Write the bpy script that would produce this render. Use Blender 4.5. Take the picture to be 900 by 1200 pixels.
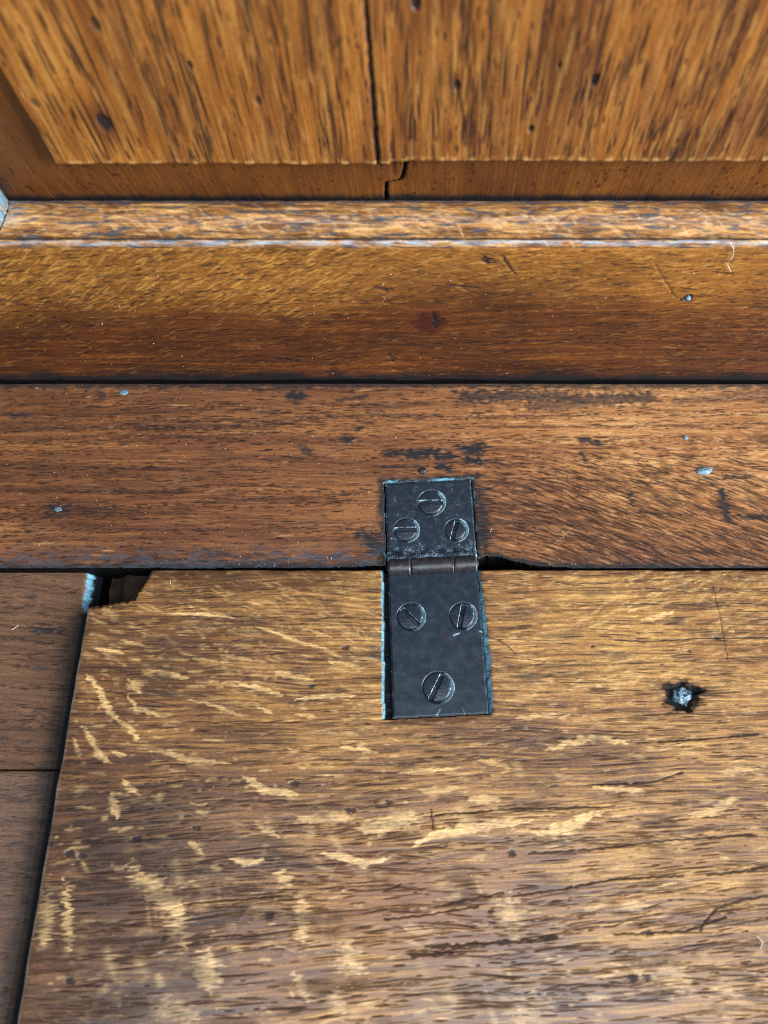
import bpy, math
import numpy as np

for o in list(bpy.data.objects):
    bpy.data.objects.remove(o)
SC = bpy.context.scene
COL = SC.collection
MM = 0.001

# ---------------------------------------------------------------- camera, light, exposure
CAM = (0.0, -66.5, 206.0)            # mm
PITCH = 68.0
FPX, CX, CY = 901.0, 503.0, 600.0    # measured on the 900 x 1200 photograph
cd = bpy.data.cameras.new("camera")
cam = bpy.data.objects.new("camera", cd)
COL.objects.link(cam)
cam.location = [c * MM for c in CAM]
cam.rotation_euler = (math.radians(90 - PITCH), 0, 0)
cd.sensor_width = 36.0
cd.lens = 36.0 * FPX / 1200.0
cd.shift_x = -(CX - 450.0) / 1200.0
cd.clip_start, cd.clip_end = 0.005, 50
cd.dof.use_dof = True
cd.dof.focus_distance = 0.214
cd.dof.aperture_fstop = 11.5
SC.camera = cam

w = bpy.data.worlds.new("World")
SC.world = w
w.use_nodes = True
bg = w.node_tree.nodes["Background"]
bg.inputs[0].default_value = (0.62, 0.80, 1.0, 1)
bg.inputs[1].default_value = 0.16


def area(name, loc, target, sx, sy, power, col):
    l = bpy.data.lights.new(name, 'AREA')
    l.shape = 'RECTANGLE'
    l.size, l.size_y, l.energy, l.color = sx, sy, power, col
    o = bpy.data.objects.new(name, l)
    COL.objects.link(o)
    o.location = loc
    import mathutils
    d = mathutils.Vector(target) - mathutils.Vector(loc)
    o.rotation_euler = d.to_track_quat('-Z', 'Y').to_euler()
    return o


area("window_light", (0.82, -0.34, 0.40), (0, 0, 0), 0.36, 0.50, 30.0, (0.90, 0.96, 1.0))
area("overhead_fill", (0.06, -0.36, 0.90), (0, 0.0, 0), 0.80, 0.42, 10.5, (0.86, 0.94, 1.0))  # unseen overhead fill, added to give the lid its sheen

SC.view_settings.view_transform = 'Standard'
SC.view_settings.look = 'None'
SC.view_settings.exposure = 0.15
SC.view_settings.gamma = 1.0
SC.render.engine = 'CYCLES'
SC.cycles.use_denoising = False
SC.cycles.max_bounces = 6
SC.cycles.filter_width = 0.95

# ---------------------------------------------------------------- measuring on the photograph
CP, SP = math.cos(math.radians(PITCH)), math.sin(math.radians(PITCH))


def _dir(px, py):
    u, v = (px - CX) / FPX, (CY - py) / FPX
    return u, CP + SP * v, -SP + CP * v


def seat(px, py, z=0.0):
    dx, dy, dz = _dir(px, py)
    t = (z - CAM[2]) / dz
    return dx * t, CAM[1] + dy * t


def wall(px, py, y=59.5):
    dx, dy, dz = _dir(px, py)
    t = (y - CAM[1]) / dy
    return dx * t, CAM[2] + dz * t


# ---------------------------------------------------------------- numeric helpers
def sstep(a, b, x):
    t = np.clip((x - a) / (b - a), 0, 1)
    return t * t * (3 - 2 * t)


def _hash(ix, iy, seed):
    n = (ix.astype(np.int64) * 374761393 + iy.astype(np.int64) * 668265263 + seed * 974634777) & 0xFFFFFFFF
    n = ((n ^ (n >> 13)) * 1274126177) & 0xFFFFFFFF
    n = ((n ^ (n >> 15)) * 2246822519) & 0xFFFFFFFF
    return n ^ (n >> 16)


def noise(x, y, seed=0):
    x, y = np.broadcast_arrays(np.asarray(x, float), np.asarray(y, float))
    ix, iy = np.floor(x), np.floor(y)
    fx, fy = x - ix, y - iy
    ix, iy = ix.astype(np.int64), iy.astype(np.int64)
    sx, sy = fx * fx * fx * (fx * (fx * 6 - 15) + 10), fy * fy * fy * (fy * (fy * 6 - 15) + 10)

    def g(i, j):
        a = _hash(ix + i, iy + j, seed) * (2 * math.pi / 4294967296.0)
        return np.cos(a) * (fx - i) + np.sin(a) * (fy - j)
    a, b = g(0, 0), g(1, 0)
    c, d = g(0, 1), g(1, 1)
    return 1.5 * ((a + (b - a) * sx) + ((c + (d - c) * sx) - (a + (b - a) * sx)) * sy)


def fbm(x, y, seed=0, o=4, gain=0.5):
    r, a, s = 0, 1.0, 0.0
    for k in range(o):
        r = r + a * noise(x * 2 ** k, y * 2 ** k, seed + 31 * k)
        s += a
        a *= gain
    return r / s * 1.3


def mixc(c, col, m):
    return c + (np.asarray(col, float) - c) * m[..., None]


class Board:
    """A board surface on a regular grid (mm): height, colour and gloss of every point of its face."""

    def __init__(s, u0, u1, v0, v1, d, seed, dv=None):
        dv = dv or d
        s.u = np.arange(u0, u1 + d * .5, d)
        s.v = np.arange(v0, v1 + dv * .5, dv)
        s.d, s.dv, s.seed = d, dv, seed
        s.U, s.V = np.meshgrid(s.u, s.v)
        s.H = np.zeros_like(s.U)
        s.C = np.zeros(s.U.shape + (3,))
        s.R = np.full(s.U.shape, 0.42)
        s.ANG = np.zeros_like(s.U)
        s.keep = np.ones(s.U.shape, bool)
        s.GU, s.GV = s.U.copy(), s.V.copy()
        s.rng = np.random.default_rng(seed)

    def win(s, u0, u1, v0, v1):
        i0 = max(0, int((v0 - s.v[0]) / s.dv)); i1 = min(len(s.v), int((v1 - s.v[0]) / s.dv) + 2)
        j0 = max(0, int((u0 - s.u[0]) / s.d)); j1 = min(len(s.u), int((u1 - s.u[0]) / s.d) + 2)
        if i1 <= i0 or j1 <= j0:
            return None
        return slice(i0, i1), slice(j0, j1)

    def dashes(s, n, length, width, dens=None, ang=None, jit=0.06, out=None, amp=(0.4, 1.0), bend=0.0):
        out = np.zeros_like(s.U) if out is None else out
        r = s.rng
        n = int(n * 1.18)
        us = r.uniform(s.u[0], s.u[-1], n); vs = r.uniform(s.v[0], s.v[-1], n)
        L = r.uniform(0, 1, n) ** 1.6 * (length[1] - length[0]) + length[0]
        Wd = r.uniform(width[0], width[1], n); A = r.uniform(amp[0], amp[1], n)
        J = r.normal(0, jit, n); keep = r.uniform(0, 1, n); BD = r.normal(0, bend, n) if bend else np.zeros(n)
        ANG = s.ANG if ang is None else ang
        for k in range(n):
            i = min(len(s.v) - 1, int((vs[k] - s.v[0]) / s.dv)); j = min(len(s.u) - 1, int((us[k] - s.u[0]) / s.d))
            if dens is not None and keep[k] > dens[i, j]:
                continue
            a = ANG[i, j] + J[k]
            c, sn = math.cos(a), math.sin(a)
            h = L[k] / 2; m = Wd[k] * 2.2
            eu, ev = abs(c) * h + m, abs(sn) * h + m
            q = s.win(us[k] - eu, us[k] + eu, vs[k] - ev, vs[k] + ev)
            if q is None:
                continue
            x = s.U[q] - us[k]; y = s.V[q] - vs[k]
            al = x * c + y * sn
            ac = -x * sn + y * c + BD[k] * al * al
            taper = np.clip(1 - (al / h) ** 2, 0, 1)
            val = A[k] * np.exp(-(ac / Wd[k]) ** 2) * np.sqrt(taper)
            out[q] = np.maximum(out[q], val)
        return out

    def stroke(s, pts, wd, out, amp=1.0, rag=0.5, soft=0.25, ragscale=1.0, taper=0.0):
        """A wavering mark along a polyline (mm); its edge is ragged along the grain."""
        P = np.asarray(pts, float)
        wd = np.broadcast_to(np.asarray(wd, float), (len(P),))
        m = wd.max() * 1.6 + 1
        q = s.win(P[:, 0].min() - m, P[:, 0].max() + m, P[:, 1].min() - m, P[:, 1].max() + m)
        if q is None:
            return out
        X, Y = s.U[q], s.V[q]
        X = X + 0.5 * wd.max() * rag * noise(s.GU[q] * .25 * ragscale, s.GV[q] * 2.2 * ragscale, s.seed + 5) * 2
        Y = Y + 0.35 * wd.max() * rag * noise(s.GU[q] * .6, s.GV[q] * .9, s.seed + 6) * 1.5
        best = np.full(X.shape, -9.0)
        acc = np.r_[0, np.cumsum(np.hypot(*np.diff(P, axis=0).T))]
        wn = noise(X * .45, Y * .45, s.seed + 9) if taper else 0
        for k in range(len(P) - 1):
            a, b = P[k], P[k + 1]
            ab = b - a
            t = np.clip(((X - a[0]) * ab[0] + (Y - a[1]) * ab[1]) / max(1e-9, ab @ ab), 0, 1)
            dd = np.hypot(X - a[0] - ab[0] * t, Y - a[1] - ab[1] * t)
            ww = (wd[k] + (wd[k + 1] - wd[k]) * t) * .5
            if taper:
                gt = (acc[k] + t * (acc[k + 1] - acc[k])) / acc[-1]
                ww = ww * (1 - taper * np.abs(2 * gt - 1) ** 2.5) * (1 + .45 * wn)
            best = np.maximum(best, (ww - dd) / np.maximum(ww, .15))
        v = amp * sstep(-soft, soft + .25, best)
        out[q] = np.maximum(out[q], v)
        return out

    def blot(s, c, ru, rv, out, amp=1.0, rough=0.6, soft=0.5, fr=0.5):
        X = (s.U - c[0]) / ru; Y = (s.V - c[1]) / rv
        r = np.hypot(X, Y) + rough * fbm(s.U * fr, s.V * fr, s.seed + int(abs(c[0] * 7 + c[1] * 3)), 4)
        return np.maximum(out, amp * (1 - sstep(1 - soft, 1 + soft, r)))

    def build(s, name, mat, parent, fn, thick, fine=None, step=4):
        """fn(U, V, H) -> x, y, z in mm. Cells inside `fine` keep the full grid, the rest is thinned out."""
        def pick(a, lo, hi):
            k = np.arange(len(a))
            f = (a >= lo) & (a <= hi)
            sel = f | (k % step == 0) | (k == len(a) - 1)
            return k[sel]
        fu0, fu1, fv0, fv1 = fine or (-1e9, 1e9, -1e9, 1e9)
        ju, iv = pick(s.u, fu0, fu1), pick(s.v, fv0, fv1)
        g = np.ix_(iv, ju)
        U, V, H, keep = s.U[g], s.V[g], s.H[g], s.keep[g]
        x, y, z = fn(U, V, H)
        co = np.stack([x, y, z], -1).reshape(-1, 3)
        x2, y2, z2 = fn(U, V, H * 0 - thick)
        co2 = np.stack([x2, y2, z2], -1).reshape(-1, 3)
        nu = len(ju); nv = len(iv)
        idx = np.arange(nu * nv).reshape(nv, nu)
        cell = keep[:-1, :-1] & keep[1:, :-1] & keep[:-1, 1:] & keep[1:, 1:]
        Q = np.stack([idx[:-1, :-1], idx[:-1, 1:], idx[1:, 1:], idx[1:, :-1]], -1)[cell]
        # open boundary edges, kept in face order
        cp = np.pad(cell, 1)
        E = []
        m = cell & ~cp[:-2, 1:-1]; E.append(np.stack([idx[:-1, :-1][m], idx[:-1, 1:][m]], -1))
        m = cell & ~cp[1:-1, 2:]; E.append(np.stack([idx[:-1, 1:][m], idx[1:, 1:][m]], -1))
        m = cell & ~cp[2:, 1:-1]; E.append(np.stack([idx[1:, 1:][m], idx[1:, :-1][m]], -1))
        m = cell & ~cp[1:-1, :-2]; E.append(np.stack([idx[1:, :-1][m], idx[:-1, :-1][m]], -1))
        E = np.concatenate(E)
        n0 = len(co)
        bv, inv = np.unique(E.ravel(), return_inverse=True)
        inv = inv.reshape(E.shape)
        a = n0 + inv; b = n0 + len(bv) + inv
        S = np.stack([a[:, 0], b[:, 0], b[:, 1], a[:, 1]], -1)
        allco = np.concatenate([co, co[bv], co2[bv]]) * MM
        faces = np.concatenate([Q, S])
        # check the winding against the face normal
        p = allco[faces[len(Q) // 2]]
        nrm = np.cross(p[1] - p[0], p[2] - p[0])
        up = (co - co2)[faces[len(Q) // 2][0]]
        if nrm @ up < 0:
            faces = faces[:, ::-1]
        used = np.zeros(len(allco), bool); used[faces.ravel()] = True
        remap = np.cumsum(used) - 1
        faces = remap[faces]
        src = np.concatenate([np.arange(n0), bv, bv])[used]
        side = np.concatenate([np.zeros(n0), np.ones(2 * len(bv))])[used]
        allco = allco[used]
        C = s.C[g].reshape(-1, 3)[src]
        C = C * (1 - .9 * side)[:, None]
        R = s.R[g].reshape(-1)[src]
        G = np.stack([s.GU[g], s.GV[g], np.full(U.shape, s.seed * 13.7)], -1).reshape(-1, 3)[src]
        me = bpy.data.meshes.new(name)
        me.vertices.add(len(allco)); me.vertices.foreach_set("co", allco.astype(np.float32).ravel())
        me.loops.add(faces.size); me.loops.foreach_set("vertex_index", faces.astype(np.int32).ravel())
        me.polygons.add(len(faces))
        me.polygons.foreach_set("loop_start", np.arange(0, faces.size, 4, dtype=np.int32))
        me.polygons.foreach_set("use_smooth", np.ones(len(faces), bool))
        me.update(calc_edges=True)
        A = me.attributes.new("alb", 'FLOAT_COLOR', 'POINT')
        A.data.foreach_set("color", np.concatenate([np.clip(C, .002, .9), np.ones((len(C), 1))], 1).astype(np.float32).ravel())
        A = me.attributes.new("rgh", 'FLOAT', 'POINT'); A.data.foreach_set("value", R.astype(np.float32))
        A = me.attributes.new("grain", 'FLOAT_VECTOR', 'POINT'); A.data.foreach_set("vector", G.astype(np.float32).ravel())
        me.materials.append(mat)
        return link(name, me, parent)


def link(name, me, parent=None):
    o = bpy.data.objects.new(name, me)
    COL.objects.link(o)
    o.parent = parent
    return o


def empty(name, parent=None, loc=(0, 0, 0), rz=0.0):
    o = bpy.data.objects.new(name, None)
    COL.objects.link(o)
    o.empty_display_size = .01
    o.location = loc
    o.rotation_euler = (0, 0, rz)
    o.parent = parent
    return o


# ---------------------------------------------------------------- materials
def nodes_of(name):
    m = bpy.data.materials.new(name)
    m.use_nodes = True
    nt = m.node_tree
    b = nt.nodes["Principled BSDF"]
    return m, nt, b


def N(nt, t, **kw):
    n = nt.nodes.new(t)
    for k, v in kw.items():
        setattr(n, k, v)
    return n


def attr(nt, name):
    n = N(nt, 'ShaderNodeAttribute')
    n.attribute_name = name
    return n


def math_(nt, op, a, b=None, c=None, clamp=False):
    n = N(nt, 'ShaderNodeMath', operation=op, use_clamp=clamp)
    for k, v in enumerate((a, b, c)):
        if v is None:
            continue
        if isinstance(v, (int, float)):
            n.inputs[k].default_value = v
        else:
            nt.links.new(v, n.inputs[k])
    return n.outputs[0]


def gnoise(nt, vec, sx, sy, detail=3.0, rough=.55):
    mp = N(nt, 'ShaderNodeMapping')
    mp.inputs['Scale'].default_value = (sx, sy, 1)
    nt.links.new(vec, mp.inputs['Vector'])
    t = N(nt, 'ShaderNodeTexNoise')
    t.inputs['Scale'].default_value = 1.0
    t.inputs['Detail'].default_value = detail
    t.inputs['Roughness'].default_value = rough
    nt.links.new(mp.outputs[0], t.inputs['Vector'])
    return t.outputs['Fac']


def oak_material(name, fibre=0.75, bump=0.22, spec=0.42):
    m, nt, b = nodes_of(name)
    L = nt.links
    al, rg, gr = attr(nt, "alb"), attr(nt, "rgh"), attr(nt, "grain")
    f1 = gnoise(nt, gr.outputs['Vector'], .22, 3.6)
    f2 = gnoise(nt, gr.outputs['Vector'], 1.1, 4.5, 2.0)
    f3 = gnoise(nt, gr.outputs['Vector'], 1.6, 1.6, 2.0)
    k = math_(nt, 'ADD', math_(nt, 'MULTIPLY', math_(nt, 'SUBTRACT', f1, .5), 1.5 * fibre),
              math_(nt, 'MULTIPLY', math_(nt, 'SUBTRACT', f2, .5), 1.6 * fibre))
    k = math_(nt, 'ADD', k, math_(nt, 'MULTIPLY', math_(nt, 'SUBTRACT', f3, .5), .5 * fibre))
    k = math_(nt, 'ADD', k, 1.0)
    k = math_(nt, 'MAXIMUM', k, .25)
    vm = N(nt, 'ShaderNodeVectorMath', operation='SCALE')
    L.new(al.outputs['Color'], vm.inputs[0]); L.new(k, vm.inputs['Scale'])
    L.new(vm.outputs[0], b.inputs['Base Color'])
    rr = math_(nt, 'ADD', rg.outputs['Fac'], math_(nt, 'MULTIPLY', math_(nt, 'SUBTRACT', f2, .5), .25), clamp=True)
    L.new(rr, b.inputs['Roughness'])
    bp = N(nt, 'ShaderNodeBump')
    bp.inputs['Strength'].default_value = bump
    bp.inputs['Distance'].default_value = .00012
    hh = math_(nt, 'ADD', math_(nt, 'MULTIPLY', f1, .6), math_(nt, 'ADD', math_(nt, 'MULTIPLY', f2, .8), math_(nt, 'MULTIPLY', f3, .5)))
    L.new(hh, bp.inputs['Height'])
    L.new(bp.outputs[0], b.inputs['Normal'])
    mr = N(nt, 'ShaderNodeMapRange')        # dirt-filled pores and grime are matt, the polished wood between them shines
    for k, v in (('From Min', .36), ('From Max', .62), ('To Min', spec), ('To Max', spec * .12)):
        mr.inputs[k].default_value = v
    L.new(rg.outputs['Fac'], mr.inputs['Value'])
    L.new(mr.outputs[0], b.inputs['Specular IOR Level'])
    return m


def iron_material():
    m, nt, b = nodes_of("black_iron")
    L = nt.links
    wr = attr(nt, "wear_glint")
    tc = N(nt, 'ShaderNodeTexCoord')
    n1 = gnoise(nt, tc.outputs['Object'], 420, 420, 4.0, .6)
    n2 = gnoise(nt, tc.outputs['Object'], 2600, 2600, 3.0, .6)
    n3 = gnoise(nt, tc.outputs['Object'], 5200, 1500, 2.0, .5)
    wf = math_(nt, 'ADD', wr.outputs['Fac'], math_(nt, 'MULTIPLY', math_(nt, 'SUBTRACT', n2, .58), 1.6))
    wf = math_(nt, 'ADD', wf, math_(nt, 'MULTIPLY', math_(nt, 'SUBTRACT', n1, .52), 1.5), clamp=True)
    r = N(nt, 'ShaderNodeValToRGB')
    e = r.color_ramp.elements
    e[0].position, e[0].color = 0.0, (.006, .013, .022, 1)
    e[1].position, e[1].color = 1.0, (.30, .45, .52, 1)
    el = e.new(.35); el.color = (.016, .030, .046, 1)
    L.new(wf, r.inputs[0])
    n4 = gnoise(nt, tc.outputs['Object'], 190, 190, 5.0, .65)
    rust = N(nt, 'ShaderNodeMix', data_type='RGBA')
    rust.inputs['B'].default_value = (.040, .020, .013, 1)
    L.new(math_(nt, 'MULTIPLY', math_(nt, 'SUBTRACT', n4, .56), 3.0, clamp=True), rust.inputs['Factor'])
    L.new(r.outputs[0], rust.inputs['A'])
    L.new(rust.outputs['Result'], b.inputs['Base Color'])
    b.inputs['Metallic'].default_value = 0.25
    L.new(math_(nt, 'ADD', .22, math_(nt, 'MULTIPLY', n1, .35)), b.inputs['Roughness'])
    bp = N(nt, 'ShaderNodeBump')
    bp.inputs['Strength'].default_value = .10
    bp.inputs['Distance'].default_value = .00012
    L.new(math_(nt, 'ADD', math_(nt, 'ADD', n2, math_(nt, 'MULTIPLY', n1, 1.2)), math_(nt, 'MULTIPLY', n3, .5)), bp.inputs['Height'])
    L.new(bp.outputs[0], b.inputs['Normal'])
    return m


def brown_iron():
    m = IRON.copy()
    m.name = 'brown_worn_iron'
    e = [n for n in m.node_tree.nodes if n.type == 'VALTORGB'][0].color_ramp.elements
    e[0].color = (.013, .013, .016, 1); e[1].color = (.042, .039, .045, 1); e[2].color = (.32, .36, .40, 1)
    return m


def plain(name, col, rough, metal=0.0, scale=900, amt=.35):
    m, nt, b = nodes_of(name)
    tc = N(nt, 'ShaderNodeTexCoord')
    n1 = gnoise(nt, tc.outputs['Object'], scale, scale, 4.0, .6)
    vm = N(nt, 'ShaderNodeVectorMath', operation='SCALE')
    vm.inputs[0].default_value = col
    nt.links.new(math_(nt, 'ADD', 1 - amt, math_(nt, 'MULTIPLY', n1, 2 * amt)), vm.inputs['Scale'])
    nt.links.new(vm.outputs[0], b.inputs['Base Color'])
    b.inputs['Roughness'].default_value = rough
    b.inputs['Metallic'].default_value = metal
    bp = N(nt, 'ShaderNodeBump')
    bp.inputs['Strength'].default_value = .6
    bp.inputs['Distance'].default_value = .0002
    nt.links.new(n1, bp.inputs['Height'])
    nt.links.new(bp.outputs[0], b.inputs['Normal'])
    return m


OAK = oak_material("polished_oak")
OAKP = oak_material("panel_oak", fibre=.6, bump=.3)
IRON = iron_material()
BROWN = brown_iron()
DARKWOOD = plain("light_block_dark", (.020, .013, .010), .8)
NAILM = plain("worn_nail_steel", (.085, .15, .19), .5, .2, 2200, .9)
DUSTM = plain("pale_dust", (.46, .44, .42), .8)
HAIRM = plain("dark_hair", (.05, .025, .018), .4)

PORE = np.array((.012, .009, .009))
GRIME = np.array((.0085, .0105, .013))
SKY_GLINT = np.array((.12, .30, .40))       # cool sky reflection painted onto edges

# ================================================================ the settle
settle = empty("oak_settle")
settle["label"] = "antique polished oak settle with hinged seat lid below its panelled back"
settle["category"] = "settle"

HINGE_A = math.radians(2.9)
HC, HS = math.cos(HINGE_A), math.sin(HINGE_A)
HX, HY = seat(507, 662)               # middle of the hinge's barrel


def hinge_uv(U, V):
    x, y = U - HX, V - HY
    return x * HC + y * HS, -x * HS + y * HC


HW = 12.55                            # half width of the leaves
LEAF_Y0 = -41.5                       # lower end of the lower leaf
LEAF_Y1 = 25.6                        # upper end of the upper leaf


def seatmap(z0):
    return lambda U, V, H: (U, V, z0 + H)


# ---------------------------------------------------------------- lid
def make_lid():
    B = Board(-95.0, 165.0, -122.0, -0.6, .34, 11, .16)
    U, V = B.U, B.V
    rng = B.rng
    # the grain rises a little to the right towards the front and waves
    B.GV = V - .055 * U * sstep(-20, -90, V) + 1.6 * noise(U / 48, V / 30, 3) + .5 * noise(U / 14, V / 9, 4)
    B.GU = U
    B.ANG = .055 * sstep(-20, -90, V) + .10 * noise(U / 40, V / 25, 8)
    GU, GV = B.GU, B.GV
    band = fbm(GU / 60, GV / 3.2, 21, 4)
    fine = fbm(GU / 20, GV / .62, 22, 3)
    big = fbm(U / 55, V / 32, 23, 3)
    t = .45 + .20 * band + .30 * fine + .17 * big
    # golden towards the hinge's right, browner at left and front
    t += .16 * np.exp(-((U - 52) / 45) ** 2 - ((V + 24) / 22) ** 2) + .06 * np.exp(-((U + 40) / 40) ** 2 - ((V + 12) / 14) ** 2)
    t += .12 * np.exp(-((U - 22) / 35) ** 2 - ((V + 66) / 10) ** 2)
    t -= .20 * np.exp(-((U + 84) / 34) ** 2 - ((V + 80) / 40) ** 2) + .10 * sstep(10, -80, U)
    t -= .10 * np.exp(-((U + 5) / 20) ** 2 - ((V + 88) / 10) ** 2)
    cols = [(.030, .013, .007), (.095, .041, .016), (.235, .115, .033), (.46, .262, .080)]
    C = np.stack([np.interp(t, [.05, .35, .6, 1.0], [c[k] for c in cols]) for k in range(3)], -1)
    red = sstep(.1, .7, fbm(U / 26, V / 11, 29, 3) + .9 * np.exp(-((U + 5) / 26) ** 2 - ((V + 86) / 12) ** 2))
    C = mixc(C, (.15, .058, .020), .45 * red)
    # medullary rays measured one by one
    ray = np.zeros_like(U)
    F = [
        ([(200, 719), (238, 720), (275, 724)], 4, .9), ([(300, 734), (325, 742), (350, 752), (385, 761)], 4, .8),
        ([(225, 772), (255, 775)], 4, .6), ([(260, 767), (300, 775)], 5, .55), ([(320, 787), (365, 797)], 8, .6),
        ([(280, 802), (305, 806), (330, 815)], 6, .8), ([(345, 820), (380, 816), (417, 815)], 5, .8),
        ([(220, 820), (250, 826), (285, 840)], 4, .7), ([(150, 795), (165, 812)], 7, .6), ([(175, 785), (220, 795)], 6, .6),
        ([(150, 815), (160, 830), (188, 839)], 5, .9), ([(100, 792), (112, 800), (120, 820), (130, 835), (145, 850)], 7, .8),
        ([(145, 845), (162, 867)], 6, .8), ([(95, 850), (107, 865), (117, 885), (130, 895)], 7, .8),
        ([(86, 865), (95, 888)], 4, .7), ([(130, 880), (150, 886)], 5, .8), ([(175, 880), (200, 883), (220, 890), (270, 895)], 6, .7),
        ([(345, 837), (370, 840)], 4, .7), ([(400, 875), (445, 882)], 6, .8), ([(112, 760), (145, 765)], 5, .8),
        ([(140, 750), (170, 757)], 4, .6), ([(360, 737), (390, 747)], 4, .6), ([(385, 775), (420, 780)], 4, .7),
        ([(410, 770), (445, 772)], 4, .6), ([(300, 828), (320, 836)], 4, .7), ([(750, 727), (770, 723), (790, 717)], 6, .7),
        ([(735, 717), (760, 710)], 4, .6), ([(690, 735), (712, 728)], 5, .5), ([(640, 880), (665, 870), (700, 865), (735, 870)], 8, .8),
        ([(605, 842), (650, 836)], 5, .6), ([(655, 843), (670, 836)], 4, .6), ([(285, 910), (310, 925), (350, 932)], 10, .75),
        ([(150, 1010), (165, 1030), (185, 1045), (205, 1065), (215, 1104)], (11, 15, 22, 26, 24), .75),
        ([(130, 928), (138, 958)], 9, .7), ([(142, 914), (162, 931)], 7, .7), ([(269, 1006), (285, 1010), (310, 1008)], 7, 1.0),
        ([(326, 1020), (337, 1037)], 13, .8), ([(220, 985), (237, 1000)], 6, .6), ([(375, 1000), (400, 1003), (425, 1013), (455, 1006)], 8, .95),
        ([(350, 960), (415, 957)], 10, .6), ([(420, 970), (452, 975)], 14, .7), ([(355, 1055), (352, 1102)], 15, .7),
        ([(345, 1140), (362, 1172)], 10, .6), ([(238, 1118), (246, 1162)], 22, .7), ([(48, 1042), (56, 1065), (50, 1112)], (10, 15, 18), .6),
        ([(76, 1026), (80, 1065), (82, 1112)], (5, 8, 12), .75), ([(400, 1110), (420, 1138)], 28, .5), ([(300, 965), (327, 982)], 6, .7),
        ([(482, 992), (510, 977), (550, 970), (590, 965), (622, 962)], (4, 9, 10, 10, 7), .95),
        ([(625, 977), (665, 972), (685, 957), (706, 952)], (11, 14, 12, 9), .95), ([(550, 937), (585, 937)], 9, .8),
        ([(490, 928), (550, 925)], 10, .45), ([(695, 922), (725, 924), (757, 928)], 6, .6), ([(440, 966), (495, 958)], 16, .7),
        ([(590, 1055), (605, 1098)], 24, .4), ([(810, 955), (835, 952), (862, 935)], 10, .6), ([(745, 1130), (810, 1155)], 30, .35),
        ([(615, 1170), (625, 1200)], 40, .3), ([(840, 1150), (860, 1195)], 26, .3), ([(640, 1030), (700, 1022)], 5, .35),
        ([(760, 990), (830, 982)], 6, .35), ([(840, 905), (890, 900)], 6, .5), ([(470, 905), (540, 900)], 5, .6),
        ([(560, 890), (600, 900)], 6, .55), ([(760, 880), (800, 872)], 6, .45), ([(180, 1180), (230, 1190)], 20, .35),
        ([(720, 1065), (760, 1060)], 8, .35), ([(470, 1085), (510, 1095)], 10, .35), ([(390, 1160), (400, 1195)], 14, .5),
    ]
    for pts, wpx, amp in F:
        pm = [seat(*p) for p in pts]
        B.stroke(pm, np.asarray(wpx) * .25, ray, min(1, amp * 1.1), rag=.5, soft=.3, ragscale=.8, taper=.7)
    # many small ones
    lowang = B.ANG - .32 * sstep(-40, -8, V) * sstep(60, -40, U) + .35 * sstep(-45, -10, V) * sstep(10, 50, U)
    dens = .25 + .75 * sstep(-62, -12, V)
    small = B.dashes(6000, (1.0, 6.5), (.15, .52), dens, lowang, .16, amp=(.2, .8), bend=.04)
    vert = B.dashes(280, (2, 8), (.4, 1.5), sstep(-50, -75, V) * sstep(40, -20, U) * .8, lowang * 0 - 1.2, .25, amp=(.1, .55), bend=.03)
    brk = (.62 + .38 * sstep(-.35, .25, noise(GU * .35, GV * 3.4, 77))) * (.70 + .30 * sstep(-.4, .3, noise(U * .13, V * .2, 78))) * (.88 + .12 * noise(U * 3.2, V * .8, 79))
    rayall = np.maximum(ray * brk, np.maximum(small * .75, vert) * brk)
    C = mixc(C, (.64, .41, .17), np.clip(rayall, 0, 1) * np.clip(.88 + .4 * fine, .45, .97))
    # pores
    ringd = sstep(-.25, .45, noise(GU / 90, GV / 2.1, 61)) * .85 + .15
    pd = ringd * (.5 + .65 * sstep(-30, -75, V) + .25 * sstep(20, 60, U))
    pore = B.dashes(12500, (1.2, 8.0), (.10, .20), pd, None, .05, amp=(.4, 1.0))
    pore = B.dashes(1900, (3, 16), (.11, .22), pd, None, .05, out=pore, amp=(.55, 1.0), bend=.003)
    pore *= 1 - .55 * ray
    C = mixc(C, PORE * 1.5, np.clip(pore * 1.05, 0, .92))
    # dark veins measured on the right and front
    vein = np.zeros_like(U)
    for pts, wpx in [([(600, 1050), (660, 1042), (720, 1030), (800, 1026)], 2.6), ([(500, 1110), (570, 1106), (655, 1098)], 5),
                     ([(720, 1095), (800, 1092), (850, 1075)], 3), ([(820, 1090), (840, 1065), (870, 1055), (900, 1050)], 3.4),
                     ([(520, 1060), (560, 1052), (590, 1047)], 3.5), ([(510, 955), (600, 948), (700, 946)], 2.4),
                     ([(700, 920), (760, 918), (800, 905)], 3), ([(620, 1000), (700, 995), (780, 985), (880, 978)], 2.4),
                     ([(830, 1025), (865, 1022), (900, 1015)], 3.4), ([(450, 1078), (500, 1072), (560, 1062)], 2.6),
                     ([(720, 750), (760, 752), (820, 748), (900, 747)], 2), ([(835, 685), (843, 718), (853, 775)], 1.8),
                     ([(480, 1120), (530, 1116)], 5), ([(770, 870), (830, 866), (890, 860)], 2.6), ([(215, 1060), (330, 1050)], 2.2),
                     ([(505, 948), (508, 972)], 2.4), ([(590, 770), (640, 775)], 1.5), ([(450, 1045), (470, 1036)], 2.0)]:
        B.stroke([seat(*p) for p in pts], wpx * .2, vein, .95, rag=.9, soft=.5, ragscale=.35)
    C = mixc(C, PORE, vein * .92)
    # little knocks and specks of grime
    sp = np.zeros_like(U)
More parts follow.
